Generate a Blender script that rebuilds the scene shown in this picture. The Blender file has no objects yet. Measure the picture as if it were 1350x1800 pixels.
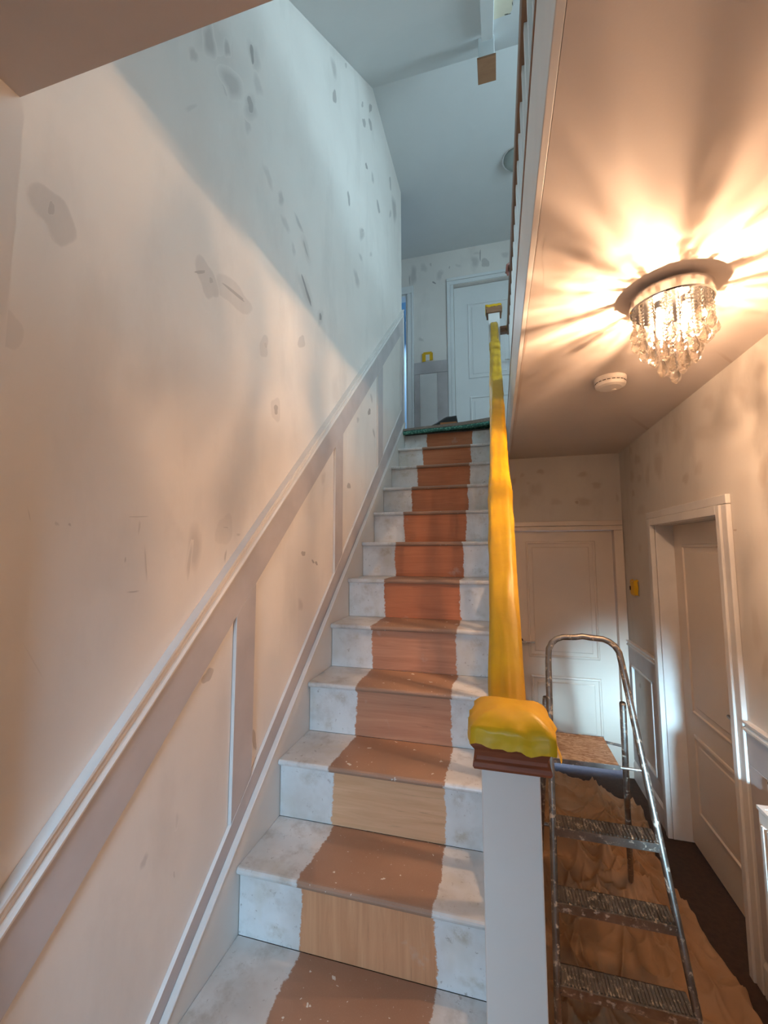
import bpy, bmesh, math, random
from mathutils import Vector, Matrix, noise
random.seed(7)
ZO = 0.35                      # measured heights are relative to a stair datum; the hall floor is at -0.35
scene = bpy.context.scene
COL = scene.collection

# ---------------------------------------------------------------- camera
CAMP = (735.683, 0.26388, 0.09156, -0.00213, 0.81474, -1.18851, 1.35076)
F, yaw, pitch, roll = CAMP[:4]
fw = Vector((-math.sin(yaw)*math.cos(pitch), math.cos(yaw)*math.cos(pitch), math.sin(pitch)))
rt = Vector((math.cos(yaw), math.sin(yaw), 0)); up = rt.cross(fw)
rt, up = math.cos(roll)*rt + math.sin(roll)*up, -math.sin(roll)*rt + math.cos(roll)*up
cd = bpy.data.cameras.new('camera'); cam = bpy.data.objects.new('camera', cd); COL.objects.link(cam)
cam.matrix_world = Matrix(((rt.x, up.x, -fw.x, CAMP[4]), (rt.y, up.y, -fw.y, CAMP[5]), (rt.z, up.z, -fw.z, CAMP[6]+ZO), (0, 0, 0, 1)))
cd.sensor_fit = 'HORIZONTAL'; cd.sensor_width = 36; cd.lens = F*36/1350; cd.clip_start = .02
scene.camera = cam

# ---------------------------------------------------------------- world, daylight, exposure
wd = bpy.data.worlds.new('world'); scene.world = wd; wd.use_nodes = True
wd.node_tree.nodes['Background'].inputs[0].default_value = (.55, .75, 1, 1)
wd.node_tree.nodes['Background'].inputs[1].default_value = 1.0
vs = scene.view_settings
vs.view_transform = 'Standard'; vs.look = 'None'; vs.gamma = 1; vs.use_curve_mapping = False
vs.exposure = 0.0
try:
    scene.cycles.use_denoising = True
    scene.cycles.max_bounces = 7; scene.cycles.diffuse_bounces = 4; scene.cycles.transparent_max_bounces = 8; scene.cycles.use_adaptive_sampling = True; scene.cycles.adaptive_threshold = .15; scene.cycles.adaptive_min_samples = 24
    scene.cycles.sample_clamp_indirect = 4
except Exception: pass
def area(name, loc, aim, sx, sy, power, col, spread=180):
    l = bpy.data.lights.new(name, 'AREA'); l.shape = 'RECTANGLE'; l.size = sx; l.size_y = sy
    l.energy = power; l.color = col; l.spread = math.radians(spread)
    o = bpy.data.objects.new(name, l); COL.objects.link(o)
    o.location = (loc[0], loc[1], loc[2]+ZO)
    d = Vector(aim)-Vector(loc); o.rotation_euler = d.to_track_quat('-Z', 'Y').to_euler()
    return o
SKY = (.60, .86, 1.0)
area('added_landing_daylight', (2.62, .48, 3.70), (0, .25, 3.0), 1.7, 1.3, 102, SKY)  # added lamp for the cool upstairs light; no window opens in this wall
area('front_door_daylight', (.62, -2.46, 1.15), (.08, -.1, .42), .5, .7, 4.7, (.42, .72, 1.0), 62)
area('side_pane_daylight', (1.35, -2.46, .95), (1.68, 2.2, .22), .24, .24, 3.0, (.46, .78, 1.0), 15)
area('bedroom_daylight', (-.55, 4.3, 4.5), (-.5, 4.4, 3), .5, .5, 20, (.70, .86, 1.0))
area('back_room_daylight', (1.3, 4.2, .5), (1.3, 2.5, -.35), .9, .9, 170, (.36, .58, 1.0))

# ---------------------------------------------------------------- builders
class MB:
    def __init__(s): s.v = []; s.f = []; s.m = []; s.a = {}
    def q(s, pts, mi=0, att=None):
        b = len(s.v); s.v += [tuple(p) for p in pts]; s.f.append(tuple(range(b, b+len(pts)))); s.m.append(mi)
        if att is not None:
            for i, a in enumerate(att): s.a[b+i] = a
        return s
    def poly(s, vs_, fs, mi=0):
        b = len(s.v); s.v += [tuple(p) for p in vs_]
        for f in fs: s.f.append(tuple(b+i for i in f)); s.m.append(mi)
        return s
    def box(s, x0, x1, y0, y1, z0, z1, mi=0):
        return s.poly([(x0,y0,z0),(x1,y0,z0),(x1,y1,z0),(x0,y1,z0),(x0,y0,z1),(x1,y0,z1),(x1,y1,z1),(x0,y1,z1)],
                      [(0,3,2,1),(4,5,6,7),(0,1,5,4),(1,2,6,5),(2,3,7,6),(3,0,4,7)], mi)
    def prism(s, pts, axis, a, b, mi=0, capmi=None):
        """extrude a 2D polygon along an axis; pts are the two other coordinates in xyz order"""
        def P(p, t):
            return {'x': (t, p[0], p[1]), 'y': (p[0], t, p[1]), 'z': (p[0], p[1], t)}[axis]
        n = len(pts); base = len(s.v)
        s.v += [P(p, a) for p in pts] + [P(p, b) for p in pts]
        cm = mi if capmi is None else capmi
        s.f.append(tuple(base+i for i in range(n))); s.m.append(cm)
        s.f.append(tuple(base+n+i for i in reversed(range(n)))); s.m.append(cm)
        for i in range(n):
            j = (i+1) % n; s.f.append((base+i, base+j, base+n+j, base+n+i)); s.m.append(mi)
        return s
    def tube(s, path, r, n=10, mi=0, caps=True):
        pts = [Vector(p) for p in path]; rings = []
        rs = r if isinstance(r, (list, tuple)) else [r]*len(pts)
        prev = None
        for i, p in enumerate(pts):
            t = (pts[min(i+1, len(pts)-1)]-pts[max(i-1, 0)]).normalized()
            if prev is None:
                ref = Vector((0, 0, 1)) if abs(t.z) < .9 else Vector((1, 0, 0))
                u = t.cross(ref).normalized()
            else:
                u = (prev - t*prev.dot(t)).normalized()
            prev = u; w = t.cross(u)
            b = len(s.v); rings.append(b)
            s.v += [tuple(p + rs[i]*(u*math.cos(k*2*math.pi/n)+w*math.sin(k*2*math.pi/n))) for k in range(n)]
        for a, b in zip(rings, rings[1:]):
            for k in range(n):
                j = (k+1) % n; s.f.append((a+k, a+j, b+j, b+k)); s.m.append(mi)
        if caps:
            s.f.append(tuple(rings[0]+k for k in reversed(range(n)))); s.m.append(mi)
            s.f.append(tuple(rings[-1]+k for k in range(n))); s.m.append(mi)
        return s
    def lathe(s, prof, c, n=24, mi=0, close=True):
        rings = []
        for r, z in prof:
            b = len(s.v); rings.append(b)
            s.v += [(c[0]+r*math.cos(k*2*math.pi/n), c[1]+r*math.sin(k*2*math.pi/n), c[2]+z) for k in range(n)]
        for a, b in zip(rings, rings[1:]):
            for k in range(n):
                j = (k+1) % n; s.f.append((a+k, a+j, b+j, b+k)); s.m.append(mi)
        if close:
            s.f.append(tuple(rings[0]+k for k in reversed(range(n)))); s.m.append(mi)
            s.f.append(tuple(rings[-1]+k for k in range(n))); s.m.append(mi)
        return s
    def grid(s, fn, nu, nv, mi=0):
        b = len(s.v)
        for j in range(nv+1):
            for i in range(nu+1): s.v.append(tuple(fn(i/nu, j/nv)))
        for j in range(nv):
            for i in range(nu):
                a = b+j*(nu+1)+i; s.f.append((a, a+1, a+nu+2, a+nu+1)); s.m.append(mi)
        return s
    def marks(s, lst, axis, val, sign, keep, off=.0002, umin=-9):
        """thin skim patches of filler and scuffs, raised under a millimetre off the plaster"""
        ax = 'xyz'.index(axis)
        for (cu, cv, au, av, bu, bv, d, hard) in sorted(lst, key=lambda m: m[6]):
            off += .000004; n = 24
            def P(u, v):
                p = [0, 0, 0]; p[keep[0]] = max(u, umin); p[keep[1]] = v; p[ax] = val+sign*off; return tuple(p)
            q0, q1, q2 = random.uniform(0, 6.3), random.uniform(0, 6.3), random.uniform(0, 6.3)
            ph = [(1+.14*math.sin(2*t+q0)+.10*math.sin(3*t+q1)+.06*math.sin(5*t+q2))*(abs(math.cos(t))**3+abs(math.sin(t))**3)**(-1/3) for t in (k*2*math.pi/n for k in range(n))]
            b = len(s.v); s.v.append(P(cu, cv)); s.a[b] = d
            for ring, (rr, dd) in enumerate(((.5, d), (.95, d if hard else d*.3), (1.05, d*.85 if hard else d*.12), (1.15, 0))):
                for k in range(n):
                    t = k*2*math.pi/n; w = ph[k]*rr
                    s.v.append(P(cu+w*(au*math.cos(t)+bu*math.sin(t)), cv+w*(av*math.cos(t)+bv*math.sin(t)))); s.a[len(s.v)-1] = dd
            for k in range(n):
                j = (k+1) % n; s.f.append((b, b+1+k, b+1+j)); s.m.append(0)
                for r in range(3):
                    o = b+1+r*n; s.f.append((o+k, o+n+k, o+n+j, o+j)); s.m.append(0)
        return s
ORG = {}
def obj(name, mb, mats, parent=None, smooth=False, bevel=0, origin=None, seg=2, fixn=True):
    me = bpy.data.meshes.new(name)
    if parent is not None: o0 = ORG[parent.name]
    elif origin is not None: o0 = Vector(origin)
    else:
        xs = [v[0] for v in mb.v]; ys = [v[1] for v in mb.v]; zs = [v[2] for v in mb.v]
        o0 = Vector(((min(xs)+max(xs))/2, (min(ys)+max(ys))/2, min(zs)))
    me.from_pydata([(v[0]-o0.x, v[1]-o0.y, v[2]-o0.z) for v in mb.v], [], mb.f)
    for m in (mats if isinstance(mats, (list, tuple)) else [mats]): me.materials.append(m)
    me.polygons.foreach_set('material_index', mb.m)
    if mb.a:
        at = me.attributes.new('mk', 'FLOAT', 'POINT')
        vals = [0.0]*len(mb.v)
        for k, v in mb.a.items(): vals[k] = v
        at.data.foreach_set('value', vals)
    if fixn:
        bm = bmesh.new(); bm.from_mesh(me); bmesh.ops.recalc_face_normals(bm, faces=bm.faces); bm.to_mesh(me); bm.free()
    if smooth: me.polygons.foreach_set('use_smooth', [True]*len(me.polygons))
    o = bpy.data.objects.new(name, me); COL.objects.link(o)
    if parent is not None: o.parent = parent; ORG[o.name] = o0
    else: o.location = (o0.x, o0.y, o0.z+ZO); ORG[o.name] = o0
    if bevel:
        b = o.modifiers.new('bevel', 'BEVEL'); b.width = bevel; b.segments = seg; b.limit_method = 'ANGLE'; b.angle_limit = math.radians(40)
    return o
def thing(name, loc, label, cat=None, group=None, kind=None):
    o = bpy.data.objects.new(name, None); COL.objects.link(o); o.empty_display_size = .05
    o.location = (loc[0], loc[1], loc[2]+ZO); ORG[o.name] = Vector(loc)
    return tag(o, label, cat, group, kind)
def tag(o, label=None, cat=None, group=None, kind=None):
    if label: o['label'] = label
    if cat: o['category'] = cat
    if group: o['group'] = group
    if kind: o['kind'] = kind
    return o
def S(name, mb, mats, label=None, **k):
    return tag(obj(name, mb, mats, **k), label, None, None, 'structure')

# ---------------------------------------------------------------- materials
def newmat(name):
    m = bpy.data.materials.new(name); m.use_nodes = True
    nt = m.node_tree; return m, nt, nt.nodes['Principled BSDF']
class N:
    def __init__(s, nt): s.nt = nt; s.n = nt.nodes; s.l = nt.links; s._pos = None
    def pos(s):
        if s._pos is None: s._pos = s.n.new('ShaderNodeNewGeometry').outputs['Position']
        return s._pos
    def put(s, sock, v):
        if v is None: return
        if hasattr(v, 'is_output'): s.l.new(v, sock)
        else:
            if hasattr(sock.default_value, '__len__') and not hasattr(v, '__len__'): v = (v, v, v, 1)[:len(sock.default_value)]
            elif hasattr(v, '__len__') and len(v) == 3 and len(sock.default_value) == 4: v = (*v, 1)
            sock.default_value = v
    def math(s, op, a, b=None, c=None, clamp=False):
        n = s.n.new('ShaderNodeMath'); n.operation = op; n.use_clamp = clamp
        for i, v in enumerate((a, b, c)): s.put(n.inputs[i], v) if v is not None else None
        return n.outputs[0]
    def scale(s, vec):
        n = s.n.new('ShaderNodeMapping'); s.l.new(s.pos(), n.inputs[0]); n.inputs['Scale'].default_value = vec; return n.outputs[0]
    def noise(s, scale, detail=3, rough=.55, vec=None, dist=0):
        n = s.n.new('ShaderNodeTexNoise'); s.l.new(vec if vec is not None else s.pos(), n.inputs['Vector'])
        n.inputs['Scale'].default_value = scale; n.inputs['Detail'].default_value = detail; n.inputs['Roughness'].default_value = rough
        n.inputs['Distortion'].default_value = dist; return n.outputs['Fac']
    def ramp(s, v, a, b, lo=0, hi=1):
        n = s.n.new('ShaderNodeMapRange'); n.clamp = True; s.put(n.inputs[0], v)
        for i, x in enumerate((a, b, lo, hi)): n.inputs[i+1].default_value = x
        return n.outputs[0]
    def mix(s, f, a, b):
        n = s.n.new('ShaderNodeMix'); n.data_type = 'RGBA'; s.put(n.inputs[0], f); s.put(n.inputs[6], a); s.put(n.inputs[7], b); return n.outputs[2]
    def attr(s, name):
        n = s.n.new('ShaderNodeAttribute'); n.attribute_name = name; return n.outputs['Fac']
    def xyz(s):
        n = s.n.new('ShaderNodeSeparateXYZ'); s.l.new(s.pos(), n.inputs[0]); return n.outputs
    def bump(s, bsdf, h, strength=.2, dist=.003):
        n = s.n.new('ShaderNodeBump'); n.inputs['Strength'].default_value = strength; n.inputs['Distance'].default_value = dist
        s.put(n.inputs['Height'], h); s.l.new(n.outputs[0], bsdf.inputs['Normal'])
def plaster(name, a, b, mark=(.3, .27, .26), rough=.75, streak=.35, bump=.06):
    """sanded paint over plaster: broad uneven coats, brushed streaks, filler marks from the mk attribute"""
    m, nt, p = newmat(name); k = N(nt)
    c = k.mix(k.ramp(k.noise(1.6, 4), .35, .7), a, b)
    c = k.mix(k.math('MULTIPLY', k.ramp(k.noise(3.2, 5, .6, k.scale((1.5, 1.5, .6))), .52, .78), streak), c, tuple(x*.72 for x in b))
    c = k.mix(k.math('MULTIPLY', k.ramp(k.noise(9, 5, .7), .6, .8), .3), c, tuple(min(1, x*1.08) for x in a))
    c = k.mix(k.attr('mk'), c, mark)
    k.put(p.inputs['Base Color'], c); p.inputs['Roughness'].default_value = rough
    k.bump(p, k.noise(160, 3), bump, .002); return m
def paint(name, col, rough=.4, var=.12, sc=6, col2=None, bump=.03):
    m, nt, p = newmat(name); k = N(nt)
    c2 = col2 or tuple(x*(1-var) for x in col)
    k.put(p.inputs['Base Color'], k.mix(k.ramp(k.noise(sc, 4), .35, .7), col, c2)); p.inputs['Roughness'].default_value = rough
    k.bump(p, k.noise(90, 3), bump, .002); return m
def woodmat(name, a, b, grain=(30, 3, 30), rough=.45):
    m, nt, p = newmat(name); k = N(nt)
    k.put(p.inputs['Base Color'], k.mix(k.ramp(k.noise(2, 5, .65, k.scale(grain), 1.2), .3, .7), a, b)); p.inputs['Roughness'].default_value = rough
    k.bump(p, k.noise(2, 5, .65, k.scale(grain), 1.2), .1, .001); return m
def metal(name, col, rough, var=.1, spots=None):
    m, nt, p = newmat(name); k = N(nt)
    c = k.mix(k.ramp(k.noise(14, 4), .35, .65), col, tuple(x*(1-var) for x in col)); met = 1.0
    if spots:
        f = k.ramp(k.noise(45, 4, .7), .56, .62); c = k.mix(f, c, spots); met = k.math('SUBTRACT', 1.0, f)
    k.put(p.inputs['Base Color'], c); k.put(p.inputs['Metallic'], met); p.inputs['Roughness'].default_value = rough
    k.bump(p, k.noise(60, 3), .08, .001); return m
def stairpaint(name, kind, tone=(.36, .17, .09), tone2=(.26, .11, .06), vert=False, seed=0, xl=.235, xr=.628):
    """white-primed sides and a bare brown strip down the middle, ragged brush edges between"""
    m, nt, p = newmat(name); k = N(nt); x, y, z = k.xyz()
    off = k.n.new('ShaderNodeVectorMath'); off.operation = 'ADD'; k.l.new(k.pos(), off.inputs[0]); off.inputs[1].default_value = (seed*1.7, seed*.9, seed*2.3)
    e = k.math('ADD', k.math('MULTIPLY', k.math('SUBTRACT', k.noise(7, 2, .5, off.outputs[0]), .5), .035), k.math('MULTIPLY', k.math('SUBTRACT', k.noise(60, 5, .75, off.outputs[0]), .5), .030))
    xx = k.math('ADD', x, e)
    L = k.ramp(xx, xl-.002, xl+.002); Rr = k.ramp(xx, xr-.002, xr+.002, 1, 0)
    brown = k.math('MULTIPLY', L, Rr)
    if kind == 'tread':
        b = k.mix(k.ramp(k.noise(5, 4), .3, .7), tone, tone2)
        b = k.mix(k.math('MULTIPLY', k.ramp(k.noise(240, 3, .7), .55, .75), .25), b, (.55, .4, .3))
        fl = k.math('MAXIMUM', k.ramp(k.noise(26, 3, .55, off.outputs[0]), .70, .708), k.ramp(k.noise(95, 2, .6, off.outputs[0]), .72, .735))
        b = k.mix(fl, b, (.75, .7, .63))
    else:
        gv = k.scale((26, 26, 1.6) if vert else (2.0, 2.0, 34))
        ad = k.n.new('ShaderNodeVectorMath'); ad.operation = 'ADD'; k.l.new(gv, ad.inputs[0]); ad.inputs[1].default_value = (seed*3.1, seed*5.3, seed*7.7)
        b = k.mix(k.ramp(k.noise(1.0, 5, .6, ad.outputs[0], 1.5), .3, .72), tone, tone2)
        b = k.mix(k.math('MULTIPLY', k.ramp(k.noise(2.2, 6, .7, ad.outputs[0], .4), .6, .7), .5), b, tuple(q*.55 for q in tone2))
        sm = k.ramp(k.noise(9, 5, .65, off.outputs[0]), .62, .72); k_low = k.math('MULTIPLY', sm, .35)
        b = k.mix(k_low, b, (.6, .5, .43))
    w = k.mix(k.ramp(k.noise(4, 4, .6, off.outputs[0]), .4, .72), (.82, .81, .80), (.60, .56, .52))
    w = k.mix(k.math('MULTIPLY', k.ramp(k.noise(11, 5, .65, off.outputs[0]), .52, .70), .62 if kind == 'tread' else .34), w, (.42, .36, .30))
    w = k.mix(k.math('MULTIPLY', k.ramp(k.noise(55, 4, .7, off.outputs[0]), .62, .70), .55), w, (.28, .22, .18))
    w = k.mix(k.math('MULTIPLY', k.ramp(k.noise(6.5, 3, .6, k.scale((1, 1, .5))), .55, .68), .4), w, (.62, .55, .42))
    w = k.mix(k.math('MULTIPLY', k.attr('mk'), k.ramp(k.noise(45, 4, .7), .35, .6)), w, (.42, .33, .20))
    k.put(p.inputs['Base Color'], k.mix(brown, w, b)); k.put(p.inputs['Roughness'], k.mix(brown, (.35,)*3, (.6,)*3))
    k.bump(p, k.math('ADD', k.math('MULTIPLY', brown, -1), k.math('MULTIPLY', k.noise(120, 3), .25)), .25, .0012); return m
M = {}
M['wall'] = plaster('sanded cream plaster', (.80, .755, .71), (.74, .69, .645))
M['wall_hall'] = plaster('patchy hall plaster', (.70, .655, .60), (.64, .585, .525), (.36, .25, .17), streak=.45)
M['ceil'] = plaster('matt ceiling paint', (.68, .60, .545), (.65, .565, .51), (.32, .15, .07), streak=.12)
M['ceil_up'] = plaster('pale upper ceiling paint', (.72, .74, .74), (.69, .71, .71), streak=.08)
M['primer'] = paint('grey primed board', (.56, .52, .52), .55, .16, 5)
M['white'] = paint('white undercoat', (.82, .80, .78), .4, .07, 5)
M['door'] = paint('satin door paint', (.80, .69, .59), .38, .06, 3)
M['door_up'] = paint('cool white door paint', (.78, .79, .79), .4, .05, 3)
M['gloss'] = paint('gloss white trim', (.82, .79, .76), .25, .08, 7)
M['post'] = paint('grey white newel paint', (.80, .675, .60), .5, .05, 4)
M['string'] = paint('cream stringer paint', (.78, .745, .70), .4, .06, 4)
M['wood'] = woodmat('reddish hardwood', (.30, .075, .026), (.20, .045, .015), (4, 40, 40), .6)
M['rail'] = woodmat('brown handrail wood', (.30, .15, .085), (.22, .10, .055), (30, 3, 30), .4)
M['rawwood'] = woodmat('bare tan wood', (.33, .17, .09), (.27, .13, .065), (3, 12, 12), .6)
M['tape'] = paint('yellow masking tape', (.78, .46, .006), .45, .1, 18, (.70, .385, .006), .12)
M['carpet'] = paint('dark brown carpet', (.06, .032, .02), .95, .3, 40, bump=.5)
M['landing_carpet'] = paint('grey beige carpet', (.30, .25, .21), .95, .2, 60, bump=.5)
M['alu'] = metal('worn aluminium', (.40, .38, .36), .42, .4, (.66, .58, .48))
M['alu_tread'] = metal('ribbed aluminium', (.36, .33, .30), .42, .3, (.55, .46, .36))
M['chrome'] = metal('polished chrome', (.85, .82, .80), .12)
M['black'] = paint('black plastic', (.012, .012, .012), .5)
M['dark'] = paint('dark gap', (.03, .02, .016), .9)
M['darkmetal'] = metal('bronze handle', (.22, .18, .15), .35)
M['rad'] = paint('radiator enamel', (.80, .77, .73), .3, .04)
M['plastic'] = paint('cream plastic', (.80, .75, .70), .4, .03)
M['bluewall'] = paint('blue room paint', (.30, .46, .60), .7, .06)
def mk_cloth():
    m, nt, p = newmat('tan dust sheet'); k = N(nt)
    c = k.mix(k.ramp(k.noise(3, 4), .35, .7), (.46, .28, .155), (.37, .215, .115))
    c = k.mix(k.ramp(k.noise(28, 4, .7), .66, .74, 0, .5), c, (.20, .11, .055))
    k.put(p.inputs['Base Color'], c); p.inputs['Roughness'].default_value = .9
    k.bump(p, k.noise(300, 2), .25, .001); return m
M['cloth'] = mk_cloth()
def mk_under():
    m, nt, p = newmat('green crumb underlay'); k = N(nt)
    v = k.n.new('ShaderNodeTexVoronoi'); k.l.new(k.pos(), v.inputs['Vector']); v.inputs['Scale'].default_value = 60
    k.put(p.inputs['Base Color'], k.mix(k.ramp(v.outputs['Distance'], .1, .6), (.20, .50, .37), (.05, .17, .14))); p.inputs['Roughness'].default_value = .9; return m
M['under'] = mk_under()
def mk_plat():
    m, nt, p = newmat('worn platform pad'); k = N(nt)
    c = k.mix(k.ramp(k.noise(10, 4, .6, k.scale((1, 1.6, 1)), .8), .35, .65), (.40, .30, .22), (.27, .18, .125))
    c = k.mix(k.ramp(k.noise(26, 6, .75, k.scale((1, 2.5, 1)), 1.5), .44, .58, 0, .85), c, (.66, .57, .48))
    k.put(p.inputs['Base Color'], c); p.inputs['Roughness'].default_value = .7; return m
M['platform'] = mk_plat()
def mk_crystal():
    m, nt, p = newmat('clear cut crystal'); k = N(nt)
    p.inputs['Base Color'].default_value = (1, .97, .93, 1); p.inputs['Roughness'].default_value = .02
    p.inputs['Transmission Weight'].default_value = 1; p.inputs['IOR'].default_value = 1.5
    t = k.n.new('ShaderNodeBsdfTransparent'); t.inputs[0].default_value = (1, .97, .92, 1)
    mx = k.n.new('ShaderNodeMixShader'); mx.inputs[0].default_value = .40
    k.l.new(p.outputs[0], mx.inputs[1]); k.l.new(t.outputs[0], mx.inputs[2])
    k.l.new(mx.outputs[0], nt.nodes['Material Output'].inputs[0]); return m
M['crystal'] = mk_crystal()
def mk_glass():
    m, nt, p = newmat('smoked bowl glass')
    p.inputs['Base Color'].default_value = (.55, .62, .60, 1); p.inputs['Roughness'].default_value = .08; p.inputs['Transmission Weight'].default_value = .6; return m
M['bowl'] = mk_glass()
def emis(name, col, st):
    m, nt, p = newmat(name); p.inputs['Base Color'].default_value = (*col, 1)
    p.inputs['Emission Color'].default_value = (*col, 1); p.inputs['Emission Strength'].default_value = st; return m
M['bulb'] = emis('lit bulb', (1, .82, .58), 30)
# filler marks and scuffs on each wall: centre, two half axes, strength, hard edge
MK_LEFT = [(-0.219,2.911,0.027,0.04,0.017,-0.032,0.5,0),(-0.21,2.943,0.069,0.091,0.003,-0.063,0.2,0),(-0.282,2.784,0.015,0.022,0.006,-0.018,0.35,0),(-0.136,2.993,0.017,0.023,0.008,-0.019,0.45,0),(0.002,3.148,0.009,0.011,0.007,-0.024,0.75,1),(0.017,3.154,0.031,0.045,0.022,-0.032,0.25,0),(-0.104,2.902,0.04,0.057,0.031,-0.024,0.42,0),(-0.127,2.869,0.023,0.03,0.01,-0.021,0.25,1),(0.043,3.073,0.025,0.033,0.016,-0.024,0.25,0),(0.001,2.943,0.014,0.017,0.007,-0.02,0.6,1),(0.002,2.931,0.037,0.047,0.02,-0.026,0.28,0),(-0.012,2.853,0.019,0.024,0.011,-0.023,0.25,0),(-0.115,2.945,0.082,0.13,0.083,-0.018,0.12,0),(0.773,4.039,0.029,0.038,0.025,-0.04,0.38,0),(0.785,3.877,0.025,0.03,0.012,-0.02,0.65,1),(0.96,4.289,0.015,0.018,0.0,-0.015,0.4,1),(1.468,4.572,0.029,0.032,0.0,-0.032,0.6,1),(1.321,4.294,0.025,0.029,0.018,-0.014,0.6,1),(1.469,4.44,0.028,0.031,0.018,-0.022,0.6,1),(1.282,4.39,0.019,0.021,0.001,-0.017,0.5,1),(1.375,4.021,0.019,0.02,0.011,-0.01,0.8,1),(1.527,4.072,0.029,0.027,0.01,-0.036,0.45,0),(2.058,4.515,0.026,0.025,0.013,-0.041,0.5,1),(2.201,4.392,0.089,0.077,0.028,-0.086,0.5,0),(2.054,4.226,0.04,0.034,-0.001,-0.037,0.4,0),(1.024,3.472,0.016,0.014,0.016,-0.027,0.65,1),(1.679,3.971,0.025,0.023,0.033,-0.018,0.6,1),(1.278,3.441,0.049,0.039,0.016,-0.036,0.45,0),(1.29,3.474,0.025,0.02,0.0,-0.012,0.5,1),(1.256,3.26,0.023,0.019,0.025,-0.013,0.35,0),(1.485,3.446,0.028,0.021,0.001,-0.021,0.3,0),(1.178,3.059,0.044,0.032,0.03,-0.037,0.38,0),(0.132,2.782,0.019,0.022,0.027,-0.021,0.22,0),(0.229,2.779,0.022,0.022,0.011,-0.02,0.32,0),(-0.282,2.615,0.023,0.037,0.005,-0.001,0.18,0),(0.386,2.798,0.013,0.013,0.035,-0.018,0.4,0),(0.27,2.7,0.018,0.018,0.031,-0.018,0.22,0),(0.343,2.643,0.015,0.013,0.013,-0.019,0.25,0),(0.457,2.73,0.011,0.009,0.027,-0.029,0.5,0),(0.462,2.734,0.029,0.025,0.037,-0.039,0.2,0),(0.475,2.535,0.009,0.007,0.046,-0.035,0.8,1),(0.475,2.53,0.04,0.03,0.056,-0.053,0.22,0),(0.63,2.499,0.011,0.006,0.0,-0.018,0.85,1),(0.63,2.496,0.031,0.017,0.001,-0.046,0.25,0),(-0.631,2.009,0.005,0.003,-0.001,-0.014,0.5,1),(-0.624,2.002,0.022,0.031,0.027,-0.03,0.28,1),(-0.218,2.159,0.019,0.015,0.001,-0.004,0.6,1),(-0.188,2.158,0.03,0.028,0.027,-0.037,0.26,1),(-0.171,2.164,0.008,0.005,0.001,-0.007,0.5,1),(-0.056,2.196,0.004,0.006,0.051,0.006,0.6,1),(-0.058,2.188,0.029,0.041,0.082,0.004,0.2,1),(0.13,2.103,0.027,0.013,0.001,-0.034,0.22,1),(0.141,2.113,0.008,0.004,0.001,-0.009,0.35,1),(0.432,2.271,0.028,0.016,0.007,-0.023,0.28,1),(0.225,1.895,0.014,0.004,0.001,-0.016,0.65,1),(0.225,1.895,0.035,0.011,0.002,-0.036,0.2,1),(1.435,2.47,0.021,0.009,0.018,-0.024,0.45,0),(1.502,2.399,0.021,0.009,0.023,-0.032,0.4,0),(1.449,2.285,0.026,0.008,0.0,-0.02,0.75,1),(1.21,2.156,0.022,0.007,0.001,-0.021,0.35,0),(1.557,2.169,0.022,0.007,0.016,-0.028,0.5,0),(1.053,1.72,0.024,0.004,0.0,-0.016,0.6,1),(0.687,1.702,0.028,0.005,0.001,-0.028,0.2,0),(0.482,1.338,0.016,0.0,0.0,-0.01,0.6,1),(0.582,1.301,0.008,0.002,0.009,-0.007,0.65,1),(0.619,1.292,0.009,0.002,0.01,-0.007,0.65,1),(0.462,1.122,0.022,-0.003,0.001,-0.029,0.28,0),(-0.122,0.993,0.014,-0.008,-0.013,-0.015,0.5,1),(0.128,0.715,0.012,-0.004,0.005,-0.03,0.5,1),(-0.199,1.357,0.025,-0.001,-0.007,-0.074,0.34,0),(-0.215,1.325,0.007,-0.001,-0.008,-0.053,0.35,0),(-0.188,1.372,0.003,0.0,-0.004,-0.04,0.3,0),(-0.391,1.431,0.024,0.002,0.0,-0.001,0.35,1),(-0.387,1.406,0.003,0.0,-0.002,-0.016,0.25,0),(-0.395,1.257,0.019,0.0,0.001,-0.002,0.4,0),(-0.363,1.322,0.002,0.0,0.006,-0.044,0.28,0),(-0.421,1.331,0.002,0.0,0.0,-0.007,0.4,0),(-0.554,1.403,0.003,0.0,0.0,-0.003,0.4,0),(-0.579,1.403,0.004,0.0,0.001,-0.004,0.25,0),(-0.629,1.416,0.001,0.0,0.003,-0.012,0.25,0),(-0.061,1.423,0.018,0.0,0.0,-0.002,0.4,0),(-0.066,1.414,0.035,0.002,0.002,-0.042,0.12,1),(-0.059,1.335,0.005,0.0,-0.004,-0.017,0.45,0),(0.006,1.403,0.012,0.0,0.0,-0.004,0.3,0),(-0.325,0.63,0.008,-0.007,-0.007,-0.012,0.3,0),(-0.223,0.66,0.006,-0.003,0.0,-0.019,0.18,0),(-0.225,0.532,0.004,-0.002,0.001,-0.009,0.3,0),(-0.687,1.734,0.019,0.01,0.002,-0.034,0.16,1),(-0.242,0.62,0.062,-0.046,-0.015,-0.068,0.1,0),(-0.602,1.15,0.017,-0.031,-0.001,-0.001,0.12,0),(-0.691,1.988,0.001,0.0,0.0,-0.033,0.3,1),(-0.691,1.89,0.0,0.0,0.0,-0.038,0.5,1),(-0.692,1.794,0.001,0.001,0.001,-0.045,0.6,1),(-0.691,1.717,0.0,0.0,0.0,-0.027,0.4,1),(-0.398,1.716,0.07,0.025,0.006,-0.082,0.12,0),(0.84,2.192,0.05,0.019,0.003,-0.093,0.15,0),(0.212,1.712,0.111,0.025,0.006,-0.13,0.1,0),(-0.49,1.313,0.055,-0.002,0.005,-0.071,0.08,0)]
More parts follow.
